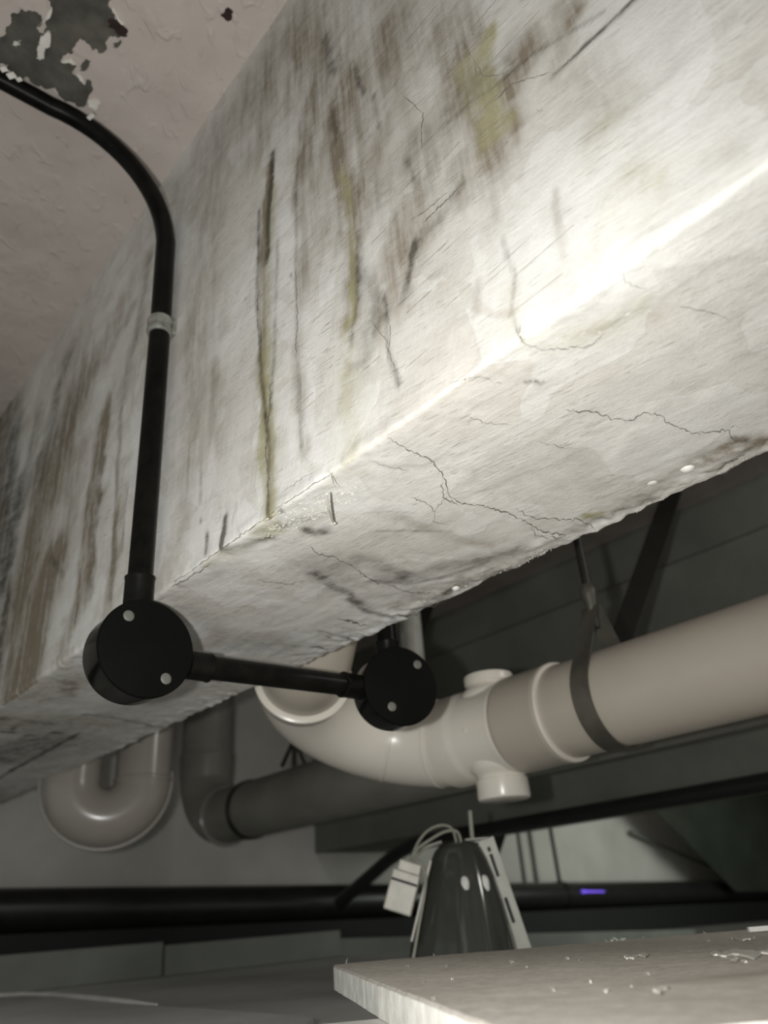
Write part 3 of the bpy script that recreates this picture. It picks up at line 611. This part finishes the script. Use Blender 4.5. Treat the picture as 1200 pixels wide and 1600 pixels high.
# ------------------------------------------------------------------ darker pipe behind, with its own elbow
PX2, PZ2, R2 = 1.066, .256, .065
t = thing('soil_pipe', 'dark dirty grey soil pipe behind and below the thick beige one', 'pipe', (PX2, 1.0, PZ2-.065))
yaxis_tube(MB(), PX2, PZ2, [(-1.09, R2), (1.82, R2)]).build('pipe', M_PVCD, t)
Rb2 = .115; yv = 1.93; cc = np.array([PX2, yv-Rb2, PZ2+Rb2])
MB().tube(arc(cc, Rb2, -math.pi/2, 0, (0, 0, 1), (0, 1, 0), 18)[::1] if False else [cc+Rb2*np.array([0, math.sin(a), -math.cos(a)]) for a in np.linspace(0, math.pi/2, 18)], .068, 48).build('elbow', M_PVCD, t)
MB().lathe((PX2, yv, PZ2+Rb2), (0, 0, 1), [(-.01, .069), (.04, .073), (.05, .073), (.052, .069), (ZC-PZ2-Rb2-.001, .069)], 48).build('riser', M_PVCD, t)
for y in (1.825,): yaxis_tube(MB(), PX2, PZ2, [(y-.006, .066), (y-.002, .0725), (y+.002, .0725), (y+.006, .066)]).build('rim', M_TRAP, t)
yaxis_tube(MB(), PX2, PZ2, [(1.695, .0655), (1.697, .0685), (1.712, .0685), (1.714, .0655)], 48).build('band', M_STEEL, t)
# hanger of the dark pipe
t = thing('pipe_hanger', 'slim black rod hanger above the dark grey pipe', 'hanger', (PX2, 1.52, PZ2+.08))
MB().tube([(PX2, 1.52, PZ2+.0655), (PX2, 1.52, ZC-.001)], .006, 12).build('rod', M_STEEL, t)
MB().tube([(PX2-.035, 1.52, PZ2+.066), (PX2, 1.52, PZ2+.13)], .005, 10).tube([(PX2+.035, 1.52, PZ2+.066), (PX2, 1.52, PZ2+.13)], .005, 10).build('strap', M_STEEL, t)

# ------------------------------------------------------------------ U-shaped trap
TC = ray(168, 1222)*1.50; Rt = .059; rt = .048; ux = np.array([.93, -.367, 0])
uz = np.array([0, 0, 1.]); tp = [TC-ux*Rt+uz*(ZC-TC[2]-.002), TC-ux*Rt+uz*.1]
tp += [TC+ux*Rt*math.cos(a)+uz*Rt*math.sin(a) for a in np.linspace(math.pi, 2*math.pi, 28)]
t = thing('drain_trap', 'glossy taupe U-shaped drain trap hanging below the left end of the beam', 'drain trap', TC-uz*.115)
MB().tube(tp, rt, 48).build('bend', M_TRAP, t)
MB().lathe(TC+ux*Rt, uz, [(-.002, .0483), (.0, .0500), (.004, .0500), (.006, .0480), (.3, .0480), (ZC-TC[2]-.002, .048)], 48).build('outlet_leg', M_TRAP, t)
fl_ = MB(); V_ = []; sy = np.cross(uz, ux); na = 40
for a in np.linspace(math.pi-.1, 2*math.pi+.15, na):
    rd = ux*math.cos(a)+uz*math.sin(a)
    for r_, s in ((Rt+rt-.004, -.0035), (Rt+rt+.0045, -.0035), (Rt+rt+.0045, .0035), (Rt+rt-.004, .0035)): V_.append(TC+rd*r_+sy*s)
fl_.add(V_, [(4*i+k, 4*i+(k+1) % 4, 4*(i+1)+(k+1) % 4, 4*(i+1)+k) for i in range(na-1) for k in range(4)]+[(0, 1, 2, 3), (4*na-4, 4*na-3, 4*na-2, 4*na-1)])
fl_.build('seam_flange', M_TRAP, t, bevel=.0015)

# ------------------------------------------------------------------ black pipes and struts
a = [(1.615, -1.09, .183), (1.615, 1.62, .183)]
a += [(1.615, 1.70, .180), (1.613, 1.77, .168), (1.608, 1.83, .148), (1.60, 1.90, .115), (1.585, 1.99, .07), (1.575, 2.03, .045)]
t = MB().tube(a, .0185, 20).build('pipe', M_DRAIN, base=(1.615, 1.0, .165)); tag(t, 'long black pipe under the grey back beam, bending down at its left end', 'pipe')
def wz(x): return .128-.050-(x-.64)*(.092/3.96)
t = MB().tube([(-1.09, 2.14, wz(-1.09)), (5.09, 2.14, wz(5.09))], .050, 32).build('drain_pipe', M_DRAIN, base=(2, 2.14, wz(2)-.05)); tag(t, 'long black round drain pipe along the back wall above the black band', 'pipe')
xh = ony(889, 1390, 2.10)[0]
t = thing('pipe_clamp', 'black clamp with thin rod holding the long drain pipe on the back wall', 'clamp', (xh, 2.14, wz(xh)))
MB().lathe((xh, 2.14, wz(xh)), (1, 0, 0), [(-.016, .0505), (-.015, .0535), (.015, .0535), (.016, .0505)], 32).build('collar', M_STEEL, t)
MB().tube([(xh, 2.14, wz(xh)+.05), (xh-.02, 2.14, ZC-.001)], .008, 10).build('rod', M_STEEL, t)
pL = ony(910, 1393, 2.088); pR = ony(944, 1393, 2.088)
t = MB().tube([pL, pL*.8+pR*.2, pR], [.007, .004, .003], 12).build('pipe_glint', M_GLINT, base=pL); tag(t, 'tiny violet reflection on the black drain pipe at the back, made as a glowing piece', 'reflection')
zt_ = lambda x: wz(x)-.052
mb = MB(); V_ = []  # black box standing in for the shaded void under the drain pipe
for x, hb in ((-1.09, .10), (5.09, .085)):
    for y, z in ((2.02, zt_(x)-.001), (2.215, zt_(x)-.001), (2.215, zt_(x)-hb), (2.02, zt_(x)-hb)): V_.append((x, y, z))
mb.add(V_, [(0, 1, 5, 4), (1, 2, 6, 5), (2, 3, 7, 6), (3, 0, 4, 7), (0, 1, 2, 3), (4, 5, 6, 7)])
tag(mb.build('dark_gap', M_VOID, base=(2, 2.1, zt_(2)-.1), smooth=0), 'long flat black band for the shaded gap along the back wall below the round drain pipe', 'dark_gap')
def strut(name, p, q, w_, th, label, base=None):
    p, q = np.array(p), np.array(q); d = q-p; L = np.linalg.norm(d); d /= L; mid = (p+q)/2
    vw = mid/np.linalg.norm(mid); s = np.cross(d, vw); s /= np.linalg.norm(s); n_ = np.cross(s, d)
    o = MB().box(mid, (w_, th, L), [s, n_, d]).build(name, M_STEEL, base=q, bevel=.001); return tag(o, label, 'strut')
strut('strut', onz(1066, 722, ZC-.005), [1.09, *(onx(960, 1030, 1.09)[1:])], .036, .02, 'black flat strut slanting from the ceiling down behind the band hanger')
strut('strut', onz(690, 880, ZC-.005), [1.09, *(onx(646, 1010, 1.09)[1:])], .03, .02, 'black flat strut slanting down behind the second round box')
_s = ony(724, 1452, 1.93); _s[2] = ZBE+.006
strut('strut', onx(812, 1195, 1.60), _s, .042, .02, 'black strut leaning down behind the hanging cap towards the cone-shaped fitting')
p, q = ony(985, 1300, 2.205), onx(1225, 1396, 4.75)
tag(MB().tube([p, p*.66+q*.34+np.array([0, 0, -.012]), p*.33+q*.67+np.array([0, 0, -.012]), q], .010, 8).build('cable', M_PLANK, base=p), 'thin slack cable slanting down to the right across the lit back wall', 'cable')
# dark green wavy surface with a slanting edge at right
V_ = []; nx, nz = 26, 14
for j in range(nz):
    for i in range(nx):
        u_, v_ = i/(nx-1), j/(nz-1); px = 985+v_*165+u_*(420-v_*165); py = 1228+v_*165
        s = ony(px, py, 2.02+.03*math.sin(u_*14)+.01*math.sin(v_*9)); V_.append(s)
nn = len(V_); V_ += [v+np.array([0, .004, 0]) for v in V_]
Fs = [(j*nx+i, j*nx+i+1, (j+1)*nx+i+1, (j+1)*nx+i) for j in range(nz-1) for i in range(nx-1)]
Fs += [tuple(k+nn for k in f[::-1]) for f in Fs]
rim = [i for i in range(nx)]+[j*nx+nx-1 for j in range(1, nz)]+[(nz-1)*nx+i for i in range(nx-2, -1, -1)]+[j*nx for j in range(nz-2, 0, -1)]
Fs += [(rim[k], rim[(k+1) % len(rim)], rim[(k+1) % len(rim)]+nn, rim[k]+nn) for k in range(len(rim))]
tag(MB().add(V_, Fs).build('dark_surface', M_DKGREEN, base=V_[nx]), 'dark green surface with a slanting edge at the right of the back wall', 'dark_surface')

# ------------------------------------------------------------------ bench, boards, cable
t = thing('workbench', 'long grey workbench behind the chipboard, under the pipes', 'workbench', (1.6, 1.3, -H0))
bt = MB(); nx_, ny_ = 60, 40
bt.box((.83, 1.315, ZBE-.015), (1.36, 1.29, .03)); bt.build('bench_top', M_BENCH, t, bevel=.003)
for x in (.2, 1.46):
    for y in (.75, 1.9): MB().box((x, y, (ZBE-.03-H0)/2), (.06, .06, H0+ZBE-.03)).build('leg', M_BENCH, t)
def plank(p0, p1, w_, h, m, label, name='plank', zb=ZBE):
    p0, p1 = np.array(p0, float), np.array(p1, float); d = p1-p0; L = np.linalg.norm(d); d /= L; s = np.array([-d[1], d[0], 0])
    return tag(MB().box((p0+p1)/2+np.array([0, 0, zb+h/2+.0003]), (L, w_, h), [d, s, [0, 0, 1]]).build(name, m, base=(*((p0+p1)/2)[:2], zb), bevel=.002), label, 'board')
plank((.16, 1.945, 0), (.97, 1.945, 0), .02, .072, M_PLANK, 'low grey board standing at the back left of the workbench')
plank((.975, 1.940, 0), (1.50, 1.940, 0), .02, .064, M_PLANK, 'slightly lighter grey board at the back of the workbench, beside the chipboard corner')
mb = MB(); V_ = []
for px, py in ((524, 1466), (1086, 1452)):
    p = ony(px, py, 1.97)
    for y, dz in ((1.97, 0), (2.015, 0), (2.015, -.15), (1.97, -.15)): V_.append((p[0], y, p[2]+dz))
mb.add(V_, [(0, 1, 5, 4), (1, 2, 6, 5), (2, 3, 7, 6), (3, 0, 4, 7), (0, 1, 2, 3), (4, 5, 6, 7)])
tag(mb.build('trunking', M_PLANK, base=V_[3], smooth=0, bevel=.003), 'long grey-green trunking below the black band, seen just over the chipboard', 'trunking')
# low tray with a pale curved rim
zr = ZBE+.012
arcpx = [(-70, 1561), (0, 1557), (40, 1555), (90, 1556), (150, 1562), (200, 1567), (245, 1571)]
outl = [onz(x, y, zr) for x, y in arcpx+[(330, 1577), (420, 1583), (490, 1590), (470, 1606), (-70, 1640)]]
tb_ = thing('tray', 'low grey tray with a pale curved back rim on the left of the workbench', 'tray', (*outl[3][:2], ZBE))
nO = len(outl); low = [np.array([v[0], v[1], ZBE+.0004]) for v in outl]
MB().add(outl+low, [tuple(range(nO)), tuple(range(2*nO-1, nO-1, -1))]+[(i, (i+1) % nO, (i+1) % nO+nO, i+nO) for i in range(nO)]).build('base', M_BENCH, tb_, smooth=0)
MB().tube([v+np.array([0, 0, .001]) for v in outl[:7]], [.0045]*5+[.0035, .001], 10).build('rim', M_CABLE, tb_)

# white cabinet under the chipboard
u = np.array([.80, -.60, 0]); wv = np.array([-.60, -.80, 0]); zcab = -.0525
c0 = np.array([.335, .416, 0]) - u*.06
t = thing('cabinet', 'white cabinet carrying the chipboard, its top edge just showing at the bottom', 'cabinet', (*(c0+u*.35+wv*.2)[:2], -H0))
cen = c0+u*.36+wv*.20
MB().box(cen+np.array([0, 0, zcab-.01]), (.74, .42, .02), [u, -wv, [0, 0, 1]]).build('top_panel', M_CAB, t, bevel=.001)
MB().box(cen+np.array([0, 0, (zcab-.02-H0)/2]), (.72, .40, H0+zcab-.02), [u, -wv, [0, 0, 1]]).build('body', M_CAB, t)
for k in (-1, 1): MB().box(cen+u*.18*k-wv*-.208+np.array([0, 0, -.62]), (.34, .016, 1.1), [u, -wv, [0, 0, 1]]).build('door', M_CAB, t, bevel=.001)

# ------------------------------------------------------------------ chipboard offcut
A0 = onz(517, 1507, -.034)+0; ub = onz(1200, 1450, -.034)-A0; ub /= np.linalg.norm(ub); wb = onz(760, 1600, -.034)-A0; wb /= np.linalg.norm(wb)
nu, nw = 170, 120; Lu, Lw = .80, .56
V_ = []; st_b = []
uu = np.linspace(0, 1, nu); 
for k, (z, ins) in enumerate(((-.034, .0016), (-.0352, 0), (-.051, 0), (-.0522, .001))):
    pass
gx = np.concatenate([[0, .0012], np.linspace(.006, Lu, nu-2)]); gy = np.concatenate([[0, .0012], np.linspace(.006, Lw, nw-2)])
GX, GY = np.meshgrid(gx, gy, indexing='ij'); G = np.stack([GX.ravel(), GY.ravel(), 0*GX.ravel()], 1)
def edge_j(a, b): return fnoise(np.stack([a, b, 0*a], 1), 60, 4)*.0012
GX = GX + np.where(GX < .005, 1, 0)*0
topz = np.where((GX < .001) | (GY < .001), -.0356, -.034) + (fnoise(G, 70, 4)*.0006).reshape(GX.shape)
ox = edge_j(G[:, 1]*1.0, G[:, 0]*0+3).reshape(GX.shape)*np.exp(-GX/.01); oy = edge_j(G[:, 0], G[:, 1]*0+7).reshape(GX.shape)*np.exp(-GY/.01)
GXX = GX+ox; GYY = GY+oy
cr = np.exp(-((GX/.010)**2+(GY/.010)**2)); GXX = GXX+cr*.004; GYY = GYY+cr*.004
top = A0[None, :2] + GXX.ravel()[:, None]*ub[None, :2] + GYY.ravel()[:, None]*wb[None, :2]
T = np.column_stack([top, topz.ravel()]); B = np.column_stack([top, np.full(len(top), -.0522)])
nG = nw
idx = lambda i, j: i*nG+j
Ft = [(idx(i, j), idx(i+1, j), idx(i+1, j+1), idx(i, j+1)) for i in range(nu-1) for j in range(nw-1)]
n1 = len(T); Fb = [tuple(k+n1 for k in f[::-1]) for f in Ft]; Fe = []
for i in range(nu-1):
    for j in (0, nw-1): Fe.append((idx(i, j), idx(i+1, j), idx(i+1, j)+n1, idx(i, j)+n1))
for j in range(nw-1):
    for i in (0, nu-1): Fe.append((idx(i, j), idx(i, j+1), idx(i, j+1)+n1, idx(i, j)+n1))
brd = thing('board', 'chipboard offcut with pale rough edges lying at the bottom right', 'board', (*(A0+ub*.3+wb*.25)[:2], -.0522))
mb = MB(); mb.add(np.vstack([T, B]), Ft+Fb); mb.add(np.vstack([T, B]), Fe, 1)
bo = mb.build('panel', [M_BOARD, M_BEDGE], brd, smooth=50)
ca = bo.data.color_attributes.new('stain', 'FLOAT_COLOR', 'POINT'); co = np.empty(len(bo.data.vertices)*3); bo.data.vertices.foreach_get('co', co); co = co.reshape(-1, 3)+np.array(bo['_base'])
cs = onz(1165, 1523, -.034); dd = co-cs; sv = np.exp(-((dd@ub)/.045)**2-((dd@wb)/.016)**2)*.6
cl_ = np.zeros((len(co), 4)); cl_[:, 0] = sv; cl_[:, 3] = 1; ca.data.foreach_set('color', cl_.reshape(-1))
def flake(poly, z=-.0326):
    P_ = jag(poly, .10, 2); V_ = [onz(x, y, z+rng.uniform(-.0002, .0003)) for x, y in P_]; n = len(V_)
    V2 = [v-np.array([0, 0, .0012]) for v in V_]
    MB().add(V_+V2, [tuple(range(n))]+[(i, (i+1) % n, (i+1) % n+n, i+n) for i in range(n)]).build('paint_flake', M_CHIP, brd, smooth=0)
flake([(974,1492),(985,1494),(1012,1490),(1008,1494),(990,1496),(978,1496)]); flake([(1110,1488),(1135,1486),(1150,1481),(1175,1484),(1215,1482),(1215,1489),(1160,1491),(1145,1489),(1120,1490)])
flake([(1142,1465),(1160,1463),(1180,1463),(1165,1466)]); flake([(1020,1545),(1035,1540),(1042,1542),(1030,1548)]); flake([(1140,1497),(1152,1497),(1148,1500)])
for _ in range(20):
    x = rng.uniform(560, 1195); y = 1502-(x-517)*.076+rng.uniform(4, 90); s = rng.uniform(1, 3.5)
    if x < 560+(y-1507)*2.2: continue
    flake([(x, y), (x+s*2, y-s*.4), (x+s*3, y+s*.2), (x+s, y+s*.6)], -.0332)
for _ in range(16):
    c = rng.choice([0, 0]); s = ([.27, .10][c]+rng.normal(0, .008)) if rng.random() < .8 else rng.uniform(0, .6)
    p = A0+ub*s; q = p+np.array([rng.normal(0, .002), rng.normal(0, .002), rng.uniform(.0008, .004)])
    MB().tube([p, (p+q)/2+rng.normal(0, .0006, 3), q], [.0003, .0002, .0001], 5).build('splinter', M_BEDGE, brd)
p, q = onz(1169, 1452.5, -.031), onz(1240, 1447, -.031)
tag(MB().box((p+q)/2, (np.linalg.norm(q-p), .006, .004), [(q-p)/np.linalg.norm(q-p), np.cross([0, 0, 1], (q-p)/np.linalg.norm(q-p)), [0, 0, 1]]).build('batten', M_CAB, base=p, bevel=.0006), 'small white strip lying on the far edge of the chipboard at right', 'strip')

# ------------------------------------------------------------------ downlight fitting standing on the bench
cb = ray(722, 1488); cb = cb*(1.12/math.hypot(cb[0], cb[1])); CX, CY = cb[0], cb[1]; zb_ = ZBE+.0003
vr = np.array([CY, -CX, 0])/math.hypot(CX, CY)          # image right
vf = np.array([CX, CY, 0])/math.hypot(CX, CY)           # away from the viewer
t = thing('downlight', 'smoked cone-shaped light fitting with loose wires standing behind the chipboard', 'light fitting', (CX, CY, zb_))
pr_ = [(0, .074), (.004, .0755), (.01, .0735), (.05, .066), (.10, .0535), (.125, .046), (.145, .0385), (.158, .032), (.164, .026), (.166, .018)]
cm = MB(); seg = 96; V_ = []
top_shift = vr*.010
for a_, r_ in pr_:
    for k in range(seg):
        th = 2*math.pi*k/seg; rr = r_*(1+.012*math.cos(12*th)); V_.append(np.array([CX, CY, zb_+a_])+top_shift*(a_/.166)+rr*(math.cos(th)*vr+math.sin(th)*vf))
n = len(pr_); cm.add(V_, [(i*seg+k, i*seg+(k+1) % seg, (i+1)*seg+(k+1) % seg, (i+1)*seg+k) for i in range(n-1) for k in range(seg)]+[tuple(range(seg)), tuple((n-1)*seg+k for k in range(seg))])
cm.build('reflector', M_CAN, t)
O = np.array([CX, CY, zb_]); zz = np.array([0, 0, 1.])
def loc(a, b, h): return O+vr*a+vf*b+zz*h          # right, depth, up
# two glossy bosses shaped as flash highlights near the shoulder of the cone
for a_ in (.012, .037):
    kb = MB(); c_ = loc(a_, -math.sqrt(max(.0001, .047**2-(a_-.008)**2))+.002, .113)
    kb.lathe(c_, (0, 0, 1), [(-.011, .002), (-.009, .0045), (-.004, .0062), (.004, .0062), (.009, .0045), (.011, .002)], 20); kb.build('clip', M_DROP_GLINT, t)
# slotted bracket on the right
b0, b1 = loc(.084, -.012, 0), loc(.046, -.012, .168); d = (b1-b0); L = np.linalg.norm(d); d /= L; s = np.cross(vf, d); s /= np.linalg.norm(s); n_ = np.cross(d, s)
br = MB().box((b0+b1)/2, (.022, .0022, L), [s, n_, d]).box(b1-vr*.012+zz*.000-s*0, (.03, .02, .002), [vr, vf, zz]).build('bracket', M_BRKT, t, bevel=.0006)
fs = -1 if np.dot(n_, vf) > 0 else 1
for f_, hh in ((.80, .026), (.87, .006), (.92, .006), (.48, .026), (.56, .006), (.14, .02)):
    p = b0+d*L*f_+n_*fs*.0012+s*.0
    MB().box(p, (.0042, .0006, hh), [s, n_, d]).build('slot', M_SLOT, br)
# terminal block
tl = math.radians(20); tu = math.cos(tl)*zz+math.sin(tl)*vr; tr = math.cos(tl)*vr-math.sin(tl)*zz
tb = loc(-.068, -.03, .112)
tk = MB().box(tb, (.036, .022, .048), [tr, vf, tu]).build('terminal_block', M_TERM, t, bevel=.002)
MB().box(tb+tu*.030+vf*.002+tr*.002, (.030, .018, .014), [tr, vf, tu]).build('cable_clamp', M_TERM, tk, bevel=.002)
MB().box(tb+tu*.012-vf*.0115, (.034, .001, .003), [tr, vf, tu]).build('groove', M_SLOT, tk)
MB().box(tb+tr*.026+tu*-.002, (.003, .024, .095), [tr, vf, tu]).build('cover_plate', M_TERM, t, bevel=.0008)
def wire(pts, r=.0019):
    P_ = [np.array(p) for p in pts]; out = []
    for i in range(len(P_)-1):
        p0, p1, p2, p3 = P_[max(i-1, 0)], P_[i], P_[i+1], P_[min(i+2, len(P_)-1)]
        for q in np.linspace(0, 1, 8, endpoint=False):
            out.append(.5*((2*p1)+(-p0+p2)*q+(2*p0-5*p1+4*p2-p3)*q*q+(-p0+3*p1-3*p2+p3)*q**3))
    out.append(P_[-1]); MB().tube(out, r, 10).build('wire', M_WIRE, t)
wire([tb+tu*.03, loc(-.046, -.02, .165), loc(-.030, -.02, .182), loc(-.010, -.02, .188), loc(.004, -.01, .182), loc(.008, 0, .160)])
wire([tb+tu*.03, loc(-.048, -.03, .158), loc(-.028, -.03, .170), loc(-.006, -.03, .179), loc(.010, -.02, .178), loc(.014, -.01, .160)])
wire([tb+tu*.03, loc(-.046, -.04, .148), loc(-.036, -.05, .125), loc(-.050, -.06, .07), loc(-.07, -.065, .002)])
wire([tb+tu*.028, loc(-.046, -.03, .152), loc(-.036, -.02, .162), loc(-.012, -.02, .168)])
wire([loc(.03, 0, .162), loc(.029, -.004, .175), loc(.030, 0, .205)], .0028)
for o in bpy.data.objects:
    if '_base' in o: del o['_base']
